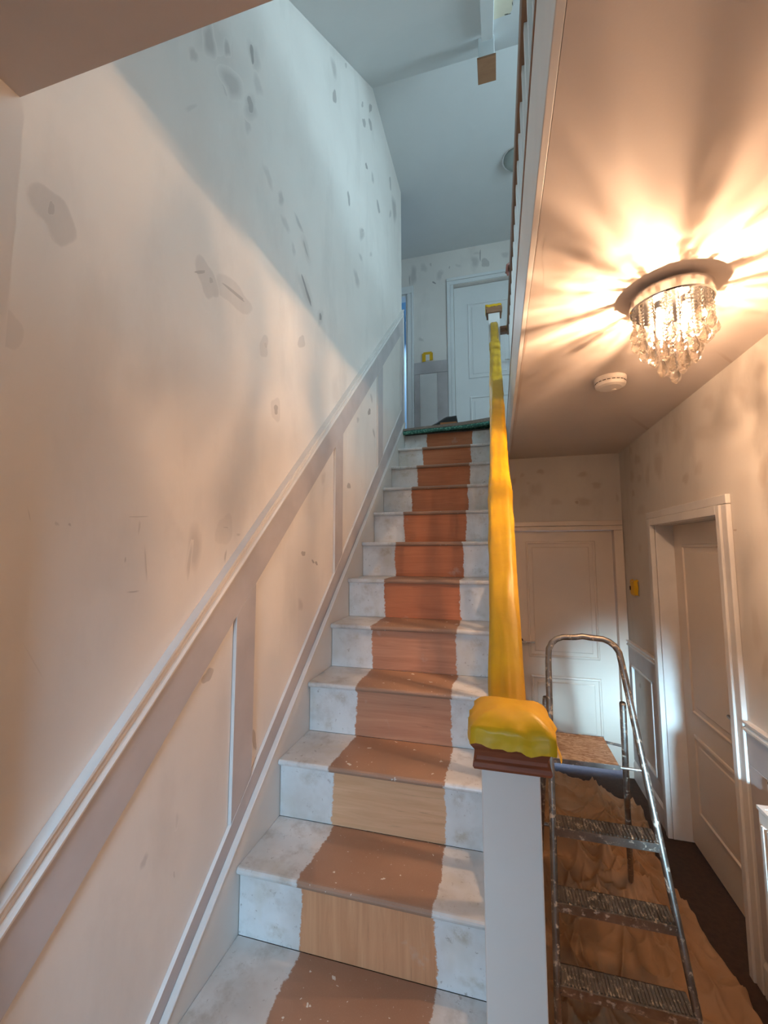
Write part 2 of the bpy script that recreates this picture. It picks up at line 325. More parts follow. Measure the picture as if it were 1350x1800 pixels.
MK_RIGHT = [(1.674,1.867,-0.071,-0.016,0.029,-0.079,0.3,0),(2.054,1.979,-0.059,-0.013,0.007,-0.039,0.28,0),(2.192,2.076,-0.038,-0.009,0.007,-0.037,0.25,0),(1.871,1.834,-0.041,-0.008,0.03,-0.078,0.22,0),(2.187,1.885,-0.051,-0.009,0.007,-0.041,0.25,0),(2.029,1.842,-0.046,-0.008,0.006,-0.031,0.2,0),(1.311,1.722,-0.036,-0.012,0.03,-0.026,0.3,0),(1.159,1.747,-0.045,-0.012,0.019,-0.032,0.2,0),(0.659,1.637,-0.033,-0.006,0.007,-0.054,0.28,0),(2.032,1.621,-0.09,-0.008,0.007,-0.038,0.2,0),(2.183,1.759,-0.038,-0.005,0.004,-0.024,0.3,0),(2.102,1.365,-0.036,0.0,0.007,-0.04,0.18,0),(1.019,2.027,-0.048,-0.023,0.028,-0.032,0.16,0),(0.765,1.982,-0.045,-0.028,0.023,-0.023,0.15,0),(0.612,2.0,-0.043,-0.023,0.021,-0.045,0.15,0),(1.377,1.987,-0.068,-0.024,0.035,-0.054,0.14,0),(1.665,2.031,-0.045,-0.012,0.008,-0.048,0.2,0),(0.878,1.432,-0.013,-0.001,0.001,-0.005,0.5,0),(0.784,1.048,-0.03,0.009,-0.014,-0.081,0.16,0),(0.746,0.911,-0.021,0.005,0.008,-0.054,0.25,0),(2.276,0.385,-0.026,0.008,0.004,-0.021,0.45,0),(1.093,1.908,-0.105,-0.029,0.006,-0.037,0.14,0)]
MK_END = [(1.178,2.005,0.035,-0.009,-0.004,-0.019,0.35,0),(1.5,1.965,0.038,-0.002,-0.001,-0.024,0.32,0),(1.141,1.857,0.054,-0.002,-0.002,-0.062,0.22,0),(1.601,1.871,0.038,-0.001,-0.001,-0.027,0.32,0),(1.499,1.741,0.067,-0.003,-0.002,-0.033,0.32,0),(1.448,1.738,0.017,-0.001,-0.001,-0.014,0.6,0),(1.288,1.747,0.039,-0.001,-0.001,-0.033,0.2,0),(0.962,1.933,0.023,-0.001,-0.001,-0.029,0.3,0),(1.043,1.76,0.041,-0.001,-0.002,-0.067,0.16,0),(1.032,1.983,0.018,-0.001,-0.001,-0.019,0.25,0),(1.745,1.764,0.012,0.0,-0.001,-0.036,0.25,0),(1.084,1.908,0.023,-0.001,0.0,-0.014,0.2,0)]
MK_UP = [(-0.058,4.579,0.041,-0.008,-0.001,-0.114,0.4,0),(0.065,4.648,0.04,-0.008,-0.001,-0.056,0.25,0),(0.25,4.529,0.037,-0.021,-0.021,-0.055,0.32,0),(0.183,4.444,0.018,-0.011,-0.003,-0.008,0.9,1),(0.146,4.675,0.013,-0.002,0.0,-0.021,0.4,0),(0.652,4.613,0.05,-0.01,-0.002,-0.061,0.32,0),(0.71,4.677,0.005,-0.001,-0.001,-0.054,0.85,1),(0.764,4.578,0.043,-0.009,-0.001,-0.041,0.4,1),(0.981,4.63,0.037,-0.007,-0.001,-0.04,0.28,0),(0.46,4.601,0.031,-0.012,-0.004,-0.019,0.2,0),(0.022,3.777,0.033,-0.011,-0.003,-0.02,0.35,0),(-0.106,4.523,0.01,-0.001,0.0,-0.063,0.6,0),(0.363,4.599,0.006,-0.001,-0.001,-0.014,0.5,1),(0.673,4.712,0.038,-0.007,-0.001,-0.021,0.2,0)]
MK_CEIL = [(0.93,0.482,0.007,0.005,-0.003,0.159,0.45,0),(0.927,0.586,0.009,0.006,-0.002,0.324,0.25,0),(0.936,1.177,0.009,0.007,-0.001,0.603,0.25,0),(0.926,-0.036,0.006,0.003,-0.002,0.162,0.25,0),(0.914,-0.344,0.007,0.003,0.0,0.088,0.2,0),(0.91,-0.534,0.006,0.002,0.0,0.063,0.15,0),(0.933,1.865,0.012,0.004,0.009,0.265,0.25,0),(1.036,0.071,0.064,0.018,0.03,0.196,0.1,0),(1.844,1.923,0.264,0.44,0.006,0.037,0.2,0),(1.79,0.824,0.115,0.14,0.002,0.014,0.18,0)]
# ---------------------------------------------------------------- the setting
FZ, H, L2, CZ, W, D, YF, UE, XR = -.35, 2.124, 2.40, 4.80, 1.773, 2.491, -2.4, 3.40, 2.6
G, R_ = .241, .2
S('floor', MB().box(-.1, 2.1, YF-.1, 4.4, FZ-.1, FZ), M['carpet'], 'dark brown carpeted hallway floor')
wl = MB().box(-.12, 0, YF, 2.48, FZ, 5.0).box(-.01, .046, YF, -.716, FZ, H); wl.marks(MK_LEFT, 'x', 0, 1, (1, 2))
wall_left = S('wall_left', wl, M['wall'], 'tall sanded stairwell wall with filler patches', fixn=False)
wr = MB().box(W, W+.2, YF, .97, FZ, H).box(W, W+.2, 1.80, D, FZ, H).box(W, W+.2, .97, 1.80, 1.505, H)
wr.marks(MK_RIGHT, 'x', W, -1, (1, 2)); wall_right = S('wall_right', wr, M['wall_hall'], 'patchy hallway wall beside the recessed door', fixn=False)
we = MB().box(-.0, .915, D, D+.12, FZ, H).box(1.705, 2.0, D, D+.12, FZ, H).box(.915, 1.705, D, D+.12, 1.515, H)
we.marks(MK_END, 'y', D, -1, (0, 2)); S('wall_end', we, M['wall_hall'], 'end wall of the hallway above the door', fixn=False)
wf = MB()
for q in ((-.12, .34, FZ, H), (.34, .90, FZ, .76), (.34, .90, 1.54, H), (.90, 1.18, FZ, H), (1.18, 1.52, FZ, .78), (1.18, 1.52, 1.12, H), (1.52, 2.0, FZ, H)): wf.box(q[0], q[1], YF-.12, YF, q[2], q[3])
S('wall_front', wf, M['wall_hall'])
# hall ceiling slab with the stairwell cut out of it
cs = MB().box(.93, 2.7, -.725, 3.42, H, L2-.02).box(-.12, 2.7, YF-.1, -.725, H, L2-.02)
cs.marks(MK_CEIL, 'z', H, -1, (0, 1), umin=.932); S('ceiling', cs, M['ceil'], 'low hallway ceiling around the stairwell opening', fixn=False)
S('floor_landing', MB().box(-1.05, .9135, 2.46, 3.42, L2-.28, L2).box(.931, 2.7, -.725, 3.42, L2-.019, L2).box(-.12, 2.7, YF-.1, -.73, L2-.019, L2), M['landing_carpet'], 'upper landing floor')
# upper level
S('ceiling_landing', MB().box(-1.1, 2.7, 1.526, 3.5, CZ, CZ+.1), M['ceil_up'], 'flat pale ceiling over the upper landing')
def sl(y): return CZ + .84*(y-1.526)
sc = MB().prism([(-1.4, sl(-1.4)), (1.526, CZ), (1.526, CZ+.1), (-1.4, sl(-1.4)+.15)], 'x', -.12, 2.7)
slope = S('ceiling_slope', sc, M['ceil_up'], 'sloping roof ceiling above the stairs')
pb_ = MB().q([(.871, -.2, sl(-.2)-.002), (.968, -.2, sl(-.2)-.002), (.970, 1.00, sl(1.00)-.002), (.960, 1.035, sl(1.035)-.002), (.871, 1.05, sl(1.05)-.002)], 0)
obj('lit_reveal_patch', pb_, paint('cream lit reveal', (.80, .74, .58), .8, .08), slope, fixn=False)  # cream patch for a daylit roof window reveal; lightness put into its colour
mk_ = MB()
for (x, y, dx, dy) in ((.950, 1.035, .016, .004), (.940, 1.028, .010, .003), (.969, .93, .0025, .03), (.969, .80, .0022, .025)):
    mk_.q([(x-dx, y-dy, sl(y-dy)-.003), (x+dx, y+dy*.4-.004, sl(y+dy*.4-.004)-.003), (x+dx, y+dy, sl(y+dy)-.003), (x-dx, y-dy*.3+.002, sl(y-dy*.3+.002)-.003)])
obj('torn_edge', mk_, M['dark'], slope, fixn=False)
wu = MB().box(-.134, .40, UE, UE+.12, L2, CZ).box(1.16, 2.7, UE, UE+.12, L2, CZ).box(.40, 1.16, UE, UE+.12, 4.372, CZ).box(-.90, -.134, UE, UE+.12, 4.352, CZ).box(-1.1, -.90, UE, UE+.12, L2, CZ)
wu.marks(MK_UP, 'y', UE, -1, (0, 2)); wall_landing = S('wall_landing', wu, M['wall'], 'end wall of the upper landing with filler marks', fixn=False)
S('wall_upper_right', MB().box(XR+.1, XR+.2, -1.4, 3.5, L2, 5.0), M['wall'])
S('wall_landing_left', MB().box(-1.2, -1.1, 2.3, 3.5, L2-.3, 5.0).box(-1.1, -.12, 2.36, 2.48, L2-.3, 5.0), M['wall'])
rb = MB().box(-1.2, .3, 4.9, 5.0, L2-.1, 5.0).box(-1.3, -1.2, 3.5, 5.0, L2-.1, 5).box(.2, .3, 3.52, 5.0, L2-.1, 5).box(-1.3, .3, 3.52, 5.0, 4.9, 5.0).box(-1.3, .3, 3.42, 5.0, L2-.1, L2)
S('wall_blue_room', rb, M['bluewall'], 'blue walls seen through the doorway at the top of the stairs')
S('wall_back_room', MB().box(.3, 2.4, 4.4, 4.5, FZ, H).box(.3, .4, 2.62, 4.4, FZ, H).box(2.3, 2.4, 2.62, 4.4, FZ, H).box(.3, 2.4, 2.62, 4.4, H, H+.1), M['wall'])
# wall between the stairs and the hall
sp = [(-.40, FZ), (2.49, FZ), (2.49, H), (2.30, H), (-.40, H-2.70*.83)]
sp = [(-.40, FZ), (2.489, FZ), (2.489, 2.10), (2.42, 2.10), (-.40, -.24)]
S('wall_stair', MB().prism(sp, 'x', .80, .868), M['wall_hall'], 'plastered wall below the stair stringer')
# fascia of the landing edge
fa = S('trim_1', MB().box(.914, .9298, -.725, 2.62, H, L2-.001), M['white'], 'white fascia board along the landing edge', bevel=.002)
obj('nosing', MB().box(.911, .9298, -.725, 2.62, L2-.0005, L2+.014), M['rail'], fa, bevel=.003)

# ---------------------------------------------------------------- panelling on the left wall
def band(a0, b0, a1, b1, ya_, yb_): return [(ya_, a0+b0*ya_), (yb_, a0+b0*yb_), (yb_, a1+b1*yb_), (ya_, a1+b1*ya_)]
def strip(mb, pts, x0_, x1_): mb.prism(pts, 'x', x0_, x1_, 1, 0); return mb  # edge faces take the white slot, painting in how they catch light
Y0 = -.714
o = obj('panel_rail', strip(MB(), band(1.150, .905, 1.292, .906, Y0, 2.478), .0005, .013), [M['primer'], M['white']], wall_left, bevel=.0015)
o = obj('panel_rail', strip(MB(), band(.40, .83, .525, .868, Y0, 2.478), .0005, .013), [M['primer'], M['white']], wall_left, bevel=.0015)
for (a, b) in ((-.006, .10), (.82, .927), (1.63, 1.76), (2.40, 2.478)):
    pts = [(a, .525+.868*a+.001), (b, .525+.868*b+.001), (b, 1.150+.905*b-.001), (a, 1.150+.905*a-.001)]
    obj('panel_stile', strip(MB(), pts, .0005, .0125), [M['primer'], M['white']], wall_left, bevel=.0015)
# dado moulding: ogee with two beads, swept up the stairs
prof = [(.0, 0), (.013, 0), (.015, .006), (.022, .010), (.024, .018), (.020, .025), (.014, .029), (.0145, .037), (.020, .041), (.021, .047), (.017, .052), (.017, .058), (.026, .062), (.026, .070), (.0, .070)]
dm = MB(); nn = len(prof)
for y in (Y0, 2.479):
    for (px, pz) in prof: dm.v.append((px+.0005, y-pz*.0, 1.291+.906*y+pz))
dm.f.append(tuple(range(nn))); dm.f.append(tuple(nn+i for i in reversed(range(nn)))); dm.m += [0, 0]
for i in range(nn):
    j = (i+1) % nn; dm.f.append((i, j, nn+j, nn+i)); dm.m.append(0)
obj('dado_rail', dm, M['gloss'], wall_left)
ye = 2.479
obj('end_bead', MB().prism([(ye, 1.291+.906*ye+.07), (ye+.016, 1.291+.906*ye-.02), (ye+.016, 2.42), (ye, 2.42)], 'x', -.004, .02), M['white'], wall_left, bevel=.002)

# panelling on the right hall wall
def right_panels(yA, yB, stiles, chair=True):
    if chair:
        pr = [(0, 0), (.012, 0), (.014, .006), (.022, .012), (.022, .02), (.014, .026), (.014, .034), (.024, .040), (.024, .047), (0, .047)]
        m = MB()
        b = len(m.v)
        for y in (yA, yB):
            for (px, pz) in pr: m.v.append((W-.0005-px, y, .618+pz))
        k = len(pr); m.f += [tuple(range(k)), tuple(k+i for i in reversed(range(k)))]; m.m += [0, 0]
        for i in range(k): j = (i+1) % k; m.f.append((i, j, k+j, k+i)); m.m.append(0)
        obj('chair_rail', m, M['gloss'], wall_right)
    obj('panel_rail', MB().box(W-.012, W-.0005, yA, yB, .50, .618), [M['primer']], wall_right, bevel=.0015)
    obj('panel_rail', MB().box(W-.012, W-.0005, yA, yB, FZ+.14, FZ+.25), [M['primer']], wall_right, bevel=.0015)
    for a, b in stiles: obj('panel_stile', MB().box(W-.012, W-.0005, a, b, FZ+.251, .499), [M['primer']], wall_right, bevel=.0015)
    for a, b in zip([s[1] for s in stiles], [s[0] for s in stiles][1:]):
        fr = MB()
        if b-a < .05: continue
        for q in ((a, a+.014, FZ+.251, .499), (b-.014, b, FZ+.251, .499), (a, b, FZ+.251, FZ+.265), (a, b, .485, .499)): fr.box(W-.018, W-.0005, *q)
        obj('panel_bead', fr, M['white'], wall_right, bevel=.002)
    obj('skirting_board', MB().prism([(W-.018, FZ), (W-.0005, FZ), (W-.0005, FZ+.139), (W-.006, FZ+.139), (W-.018, FZ+.115)], 'y', yA, yB), M['gloss'], wall_right, bevel=.002)
right_panels(1.885, D-.002, ((1.886, 1.975), (2.40, D-.003)))
right_panels(-1.2, .885, ((-1.2, -1.1), (-.25, -.15), (.76, .884)))
# landing wall panelling
obj('panel_rail', MB().box(-.058, .326, UE-.012, UE-.0005, 3.36, 3.497), M['primer'], wall_landing, bevel=.0015)
for a, b in ((-.058, .005), (.205, .326)): obj('panel_stile', MB().box(a, b, UE-.011, UE-.0005, L2+.12, 3.358), M['primer'], wall_landing, bevel=.0015)
obj('panel_board', MB().box(.006, .204, UE-.004, UE-.0005, L2+.12, 3.358), M['white'], wall_landing)
obj('skirting_board', MB().box(-.058, .326, UE-.016, UE-.0005, L2, L2+.118), M['white'], wall_landing, bevel=.003)

# ---------------------------------------------------------------- doors
def ring(mb, u0, u1, v0, v1, w, fn, prof_):
    """a mitred moulding ring around a rectangle; prof_ = (inset, depth) pairs"""
    b = len(mb.v); k = len(prof_)
    for (i, d) in prof_:
        for (u, v) in ((u0+i, v0+i), (u1-i, v0+i), (u1-i, v1-i), (u0+i, v1-i)): mb.v.append(fn(u, v, d))
    for r in range(k-1):
        for c in range(4):
            j = (c+1) % 4; mb.f.append((b+r*4+c, b+r*4+j, b+r*4+4+j, b+r*4+4+c)); mb.m.append(0)
    mb.f.append(tuple(b+(k-1)*4+c for c in range(4))); mb.m.append(0)
MOULD = [(-.004, 0), (.0, .006), (.012, .008), (.022, -.006), (.034, -.006), (.05, .004)]
def door(name, label, fn, u0, u1, v0, v1, panels, mat, casing, casemat, handle, thick=.04):
    """fn(u, v, d): u across the leaf, v up, d toward the viewer"""
    c0 = fn((u0+u1)/2, v0, 0); t = thing(name, c0, label, kind='structure')
    lf = MB(); cor = [(u0, v0), (u1, v0), (u1, v1), (u0, v1)]
    lf.poly([fn(u, v, 0) for u, v in cor]+[fn(u, v, -thick) for u, v in cor], [(0,1,2,3),(7,6,5,4),(0,4,5,1),(1,5,6,2),(2,6,7,3),(3,7,4,0)])
    leaf = obj('leaf', lf, mat, t)
    for (a, b, c, d) in panels:
        m = MB(); ring(m, a, b, c, d, 0, fn, MOULD); obj('panel', m, mat, leaf, bevel=.002)
    for (a, b, c, d, e, f) in casing:      # u0,u1,v0,v1,d0,d1
        m = MB(); cc = [(a, c), (b, c), (b, d), (a, d)]
        m.poly([fn(u, v, f) for u, v in cc]+[fn(u, v, e) for u, v in cc], [(0,1,2,3),(7,6,5,4),(0,4,5,1),(1,5,6,2),(2,6,7,3),(3,7,4,0)])
        obj('casing', m, casemat, t, bevel=.004, seg=3)
    if handle:
        hu, hv, dr, hm = handle; m = MB()
        m.tube([fn(hu, hv, .008), fn(hu, hv, .045)], .009, 12)
        rose = MB().tube([fn(hu, hv, 0), fn(hu, hv, .009)], .025, 20)
        m.tube([fn(hu, hv, .045), fn(hu+dr*.05, hv, .05), fn(hu+dr*.115, hv+.002, .046)], [.010, .0095, .008], 12)
        ho = obj('handle', m, hm, t, smooth=True); obj('rose', rose, M['black'], ho)
    return t
fe = lambda u, v, d: (u, D+.045-d, v)
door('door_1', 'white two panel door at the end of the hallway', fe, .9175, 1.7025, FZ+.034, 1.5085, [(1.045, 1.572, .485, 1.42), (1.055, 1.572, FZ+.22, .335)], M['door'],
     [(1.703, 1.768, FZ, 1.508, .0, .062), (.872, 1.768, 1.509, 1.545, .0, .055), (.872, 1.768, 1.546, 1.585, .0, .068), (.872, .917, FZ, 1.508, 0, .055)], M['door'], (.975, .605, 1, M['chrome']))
fr_ = lambda u, v, d: (W+.10-d, u, v)
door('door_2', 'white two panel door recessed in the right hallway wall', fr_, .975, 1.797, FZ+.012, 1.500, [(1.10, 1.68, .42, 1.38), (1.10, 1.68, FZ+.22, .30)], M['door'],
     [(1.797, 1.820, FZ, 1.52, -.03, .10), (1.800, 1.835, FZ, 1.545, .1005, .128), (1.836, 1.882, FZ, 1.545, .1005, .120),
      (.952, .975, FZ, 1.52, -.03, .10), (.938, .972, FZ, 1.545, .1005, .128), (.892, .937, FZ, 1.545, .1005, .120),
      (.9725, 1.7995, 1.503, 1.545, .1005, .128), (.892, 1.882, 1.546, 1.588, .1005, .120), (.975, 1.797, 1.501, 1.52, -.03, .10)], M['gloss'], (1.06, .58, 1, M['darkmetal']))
fu = lambda u, v, d: (u, UE+.05-d, v)
door('door_3', 'pale two panel door facing the top of the stairs', fu, .403, 1.157, L2+.01, 4.365, [(.555, 1.01, 3.27, 4.15), (.565, 1.01, L2+.2, 3.055)], M['door_up'],
     [(.328, .365, L2, 4.375, .0505, .070), (.366, .402, L2, 4.375, .0505, .064), (.328, 1.235, 4.376, 4.42, .0505, .064), (.328, 1.235, 4.421, 4.455, .0505, .072), (1.158, 1.235, L2, 4.375, .0505, .068)], M['door_up'], (1.06, 3.42, -1, M['chrome']))
t = thing('door_4', (-.134, UE, L2), 'open doorway to a blue room at the top left of the landing', kind='structure')
for a in ((-.134, -.085, UE-.018, UE-.0005, L2, 4.352), (-.084, -.06, UE-.024, UE-.0005, L2, 4.352), (-.90, -.06, UE-.02, UE-.0005, 4.353, 4.44), (-.155, -.1345, UE, UE+.119, L2, 4.352), (-.90, -.156, UE, UE+.119, 4.335, 4.3515)):
    obj('casing', MB().box(*a), M['door_up'], t, bevel=.003)
t = thing('window_1', (.62, YF, .76), 'front window frame behind the viewpoint', kind='structure')
for a in ((.30, .34, .72, 1.58), (.90, .94, .72, 1.58), (.34, .90, .72, .76), (.34, .90, 1.54, 1.58)): obj('frame', MB().box(a[0], a[1], YF+.0005, YF+.03, a[2], a[3]), M['white'], t, bevel=.003)

# ---------------------------------------------------------------- staircase
stair = thing('staircase', (.4, 0, FZ), 'wooden staircase with white-painted edges and a bare brown strip up the middle', 'staircase')
TM = [stairpaint('tread paint %d' % i, 'tread', (.40, .235, .155), (.35, .195, .125), seed=i) for i in range(3)]
tones = {2: ((.74, .37, .19), (.58, .25, .115), True), 3: ((.80, .47, .27), (.66, .35, .18), False), 4: ((.60, .30, .175), (.45, .19, .105), False), 5: ((.60, .29, .17), (.45, .19, .10), False)}
for n in range(-1, 12):
    y0, z = (n-2)*G, R_*n; y1 = y0+G+.019
    pr = [(y1, z-.022), (y0+.011, z-.022), (y0+.004, z-.0195), (y0+.0005, z-.015), (y0-.0005, z-.010), (y0+.001, z-.005), (y0+.005, z-.001), (y0+.010, z), (y1, z)]
    obj('tread', MB().prism(pr, 'x', .031 if n > -1 else .048, .7812), TM[n % 3], stair, bevel=.0012)
for n in range(-1, 13):
    y0, z1 = (n-2)*G+.020, R_*n-.0225; z0 = R_*(n-1)+.0005 if n > -1 else FZ
    a, b, vt = tones.get(n, ((.57, .205, .088), (.46, .15, .06), False))
    m = MB().box(.032, .7812, y0, y0+.012, z0, z1)
    mk = []
    if n >= 1:
        for cx in (.145, .70):
            for cz, r in ((z1-.035, .035), (z0+.035, .03)):
                if random.random() < .85: mk.append((cx+random.uniform(-.03, .03), cz, random.uniform(.02, .04), 0, 0, r*random.uniform(.5, .9), random.uniform(.2, .6), 0))
    m.marks(mk, 'y', y0, -1, (0, 2))
    obj('riser', m, stairpaint('riser paint %d' % n, 'riser', a, b, vt, seed=n+5), stair, fixn=False)
lst = [(Y0, -.35), (2.47, L2-.75), (2.47, .455+.83*2.47), (Y0, .455+.83*Y0)]
lst[0] = (Y0, FZ)
ls = obj('stringer', MB().prism(lst, 'x', .0135, .030, 0), M['string'], stair)
cap = MB().prism([(Y0, .455+.83*Y0), (2.47, .455+.83*2.47), (2.47, .467+.83*2.47), (Y0, .467+.83*Y0)], 'x', .0136, .034)
obj('stringer_bead', cap, M['gloss'], ls, bevel=.003)
rs = [(-.41, -.20), (2.46, 2.18), (2.46, 2.50), (2.42, .44+.83*2.42), (-.41, .44+.83*-.41)]
obj('stringer', MB().prism(rs, 'x', .7855, .842), M['white'], stair, bevel=.003)

# ---------------------------------------------------------------- newel posts
def sqprofile(mb, cx, cy, prof_, mi=0):
    b = len(mb.v)
    for (h, z) in prof_: mb.v += [(cx-h, cy-h, z), (cx+h, cy-h, z), (cx+h, cy+h, z), (cx-h, cy+h, z)]
    k = len(prof_); mb.f.append((b+3, b+2, b+1, b)); mb.m.append(mi)
    for r in range(k-1):
        for c in range(4): j = (c+1) % 4; mb.f.append((b+r*4+c, b+r*4+j, b+r*4+4+j, b+r*4+4+c)); mb.m.append(mi)
    e = b+(k-1)*4; mb.f.append((e, e+1, e+2, e+3)); mb.m.append(mi); return mb
def tapecap(cx, cy, h, z0, z1, ztop, seed, jag=.01):
    """masking tape folded over a square cap: a crumpled skirt and a shallow domed top"""
    m = MB(); nu, nv = 64, 14
    def P(u, v):
        a = u*2*math.pi; c, s_ = math.cos(a), math.sin(a)
        e = 1/max(abs(c), abs(s_)); e = e*.82+.18*1.18
        if v < .45:
            w = v/.45; r = h*(1.0+.02*math.sin(9*a+seed)); z = z0 + jag*noise.noise((c*3+seed, s_*3, 0)) + (z1-z0)*w
            r *= 1.0-.02*w
        else:
            w = (v-.45)/.55; r = h*(1-w)*.98; z = z1+(ztop-z1)*(1-(1-w)**3.2)
        d = noise.noise((c*r*40+seed, s_*r*40, z*40))*.0016 + noise.noise((c*r*18, s_*r*18+seed, z*190))*.0012
        return (cx+c*e*(r+d), cy+s_*e*(r+d), z+d*.8)
    m.grid(P, nu, nv); return m
nw = thing('newel_post', (.8245, -.4575, FZ), 'white newel post at the foot of the stairs, wooden cap under yellow tape', 'newel post')
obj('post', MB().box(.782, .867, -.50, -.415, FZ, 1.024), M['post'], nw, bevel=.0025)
cp = obj('cap', sqprofile(MB(), .8265, -.4575, [(.045, 1.022), (.0545, 1.0225), (.0565, 1.027), (.0555, 1.033), (.0515, 1.036), (.0510, 1.041), (.0535, 1.050), (.0590, 1.058), (.0600, 1.063), (.0585, 1.066), (.045, 1.072), (.015, 1.078)]), M['wood'], nw, bevel=.001)
tp = obj('tape', tapecap(.8270, -.4575, .0632, 1.057, 1.082, 1.104, 1.3, .012), M['tape'], nw, smooth=True)
fl = MB().grid(lambda u, v: (.884+.012*v+.003*math.sin(u*11)*v, -.505+.085*u, 1.082-.012*v-.030*v*(1-u)**2+.004*math.sin(u*9+v*3)), 12, 5)
obj('tape_flap', fl, M['tape'], tp, smooth=True)
nt_ = thing('newel_post', (.8375, 2.65, L2), 'slim white newel post at the top of the stairs with a taped wooden cap', 'newel post')
obj('post', MB().box(.787, .888, 2.60, 2.70, L2-.28, 3.52), M['white'], nt_, bevel=.0025)
obj('cap', sqprofile(MB(), .8375, 2.65, [(.055, 3.515), (.066, 3.517), (.068, 3.53), (.064, 3.538), (.071, 3.552), (.071, 3.575), (.06, 3.59), (.02, 3.60)]), M['rawwood'], nt_, bevel=.001)
tc = obj('tape', tapecap(.8375, 2.65, .073, 3.566, 3.588, 3.606, 4.1, .02), M['tape'], nt_, smooth=True)
obj('tape_flap', MB().box(.762, .7655, 2.583, 2.64, 3.515, 3.60), M['tape'], tc, bevel=.001)

# ---------------------------------------------------------------- stair handrail wrapped in tape
hr = thing('stair_balustrade', (.83, 1.1, .44), 'stair balustrade with its sloping handrail wrapped in yellow masking tape', 'balustrade')
def rz(y): return .905+.83*(y+.41)            # rail axis
def rx(y): return .8255+.0115*(y+.41)/3.0
m = MB(); pr = [(-.030, -.024), (.030, -.024), (.033, 0), (.024, .026), (-.024, .026), (-.033, 0)]
b = len(m.v)
for y in (-.412, 2.598):
    for (px, pz) in pr: m.v.append((rx(y)+px, y, rz(y)+pz))
m.f += [tuple(range(6)), tuple(6+i for i in reversed(range(6)))]; m.m += [0, 0]
for i in range(6): j = (i+1) % 6; m.f.append((i, j, 6+j, 6+i)); m.m.append(0)
obj('handrail', m, M['rail'], hr)
def wrap(u, v, ya_=-.408, yb_=2.575, hw=.0355, hh=.034, seed=0.):
    y = ya_+(yb_-ya_)*v; a = u*2*math.pi; c, s_ = math.cos(a), math.sin(a)
    e = (abs(c)**4+abs(s_)**4)**-.25
    f = 1.0
    f += .10*math.exp(-((y-.36)/.10)**2)*(1 if y < .37 else .5)          # lapped end of the tape
    f += .05*math.exp(-((y-2.02)/.06)**2)
    if y > 2.02: f *= .86
    d = noise.noise((c*2.2+seed, y*3.2, s_*2.2))*.0032 + noise.noise((c*7, y*9, s_*7+seed))*.0016 + .0012*math.sin(a*6+y*2)
    d += .0035*max(0, noise.noise((c*5+y*4, y*14, s_*5)))
    end = .004*noise.noise((c*4, s_*4, 9))
    return (rx(y)+c*e*(hw*f+d), y+end*3*(v > .99 or v < .01), rz(y)+.001+s_*e*(hh*f+d))
obj('tape_wrap', MB().grid(wrap, 44, 320), M['tape'], hr, smooth=True)
obj('tape_overlap', MB().grid(lambda u, v: wrap(u, v, 1.86, 2.03, .038, .0365, 5), 32, 12), M['tape'], hr, smooth=True)
for k in range(24):
    y = -.30+k*.1205
    obj('spindle', MB().box(rx(y)-.015, rx(y)+.015, y-.015, y+.015, .44+.83*(y-.02), rz(y)-.010), M['white'], hr)

# ---------------------------------------------------------------- landing balustrade
lb = thing('landing_balustrade', (.97, 1.0, L2), 'landing balustrade with brown handrail and white spindles along the edge above the hall ceiling', 'balustrade')
hp = [(.948, 3.345), (.952, 3.335), (.998, 3.335), (1.002, 3.345), (1.004, 3.365), (.994, 3.392), (.956, 3.392), (.946, 3.365)]
obj('handrail', MB().prism(hp, 'y', -.70, 2.69), M['rail'], lb, bevel=.003)
obj('handrail', MB().prism([(2.62, 3.345), (2.625, 3.335), (2.675, 3.335), (2.68, 3.345), (2.682, 3.368), (2.67, 3.398), (2.63, 3.398), (2.618, 3.368)], 'x', .8885, .953), M['rail'], lb, bevel=.003)
obj('base_rail', MB().box(.946, 1.004, -.70, 2.69, L2+.0005, L2+.03), M['white'], lb, bevel=.003)
for k in range(23):
    y = .323+.146*(k-7)
    obj('spindle', MB().box(.962, .994, y-.016, y+.016, L2+.0305, 3.3345), M['white'], lb)
tag(obj('tape_strip', MB().grid(lambda u, v: (.9455+.0005*math.sin(v*9)-.004*v, 2.56+.05*u, 3.33+.085*v), 4, 6), M['tape'], lb), 'torn yellow tape left at the rail corner')
rg = MB()
rg.tube([(.985, 1.86, 3.40), (.955, 1.855, 3.405), (.937, 1.85, 3.395), (.926, 1.835, 3.372)], [.010, .011, .010, .006], 10)
rg.tube([(.985, 1.80, 3.40), (.955, 1.79, 3.407), (.938, 1.78, 3.39), (.932, 1.775, 3.345), (.937, 1.772, 3.31)], [.012, .013, .012, .011, .007], 10)
rg.tube([(.985, 1.83, 3.40), (.955, 1.822, 3.406), (.940, 1.815, 3.388), (.936, 1.81, 3.355)], [.011, .012, .011, .007], 10)
pm, nt2, pp = newmat('reddish pink rag'); pp.inputs['Base Color'].default_value = (.45, .20, .17, 1); pp.inputs['Roughness'].default_value = .8
tag(obj('rag', rg, pm, smooth=True), 'small reddish pink rag hooked over the landing handrail', 'rag')

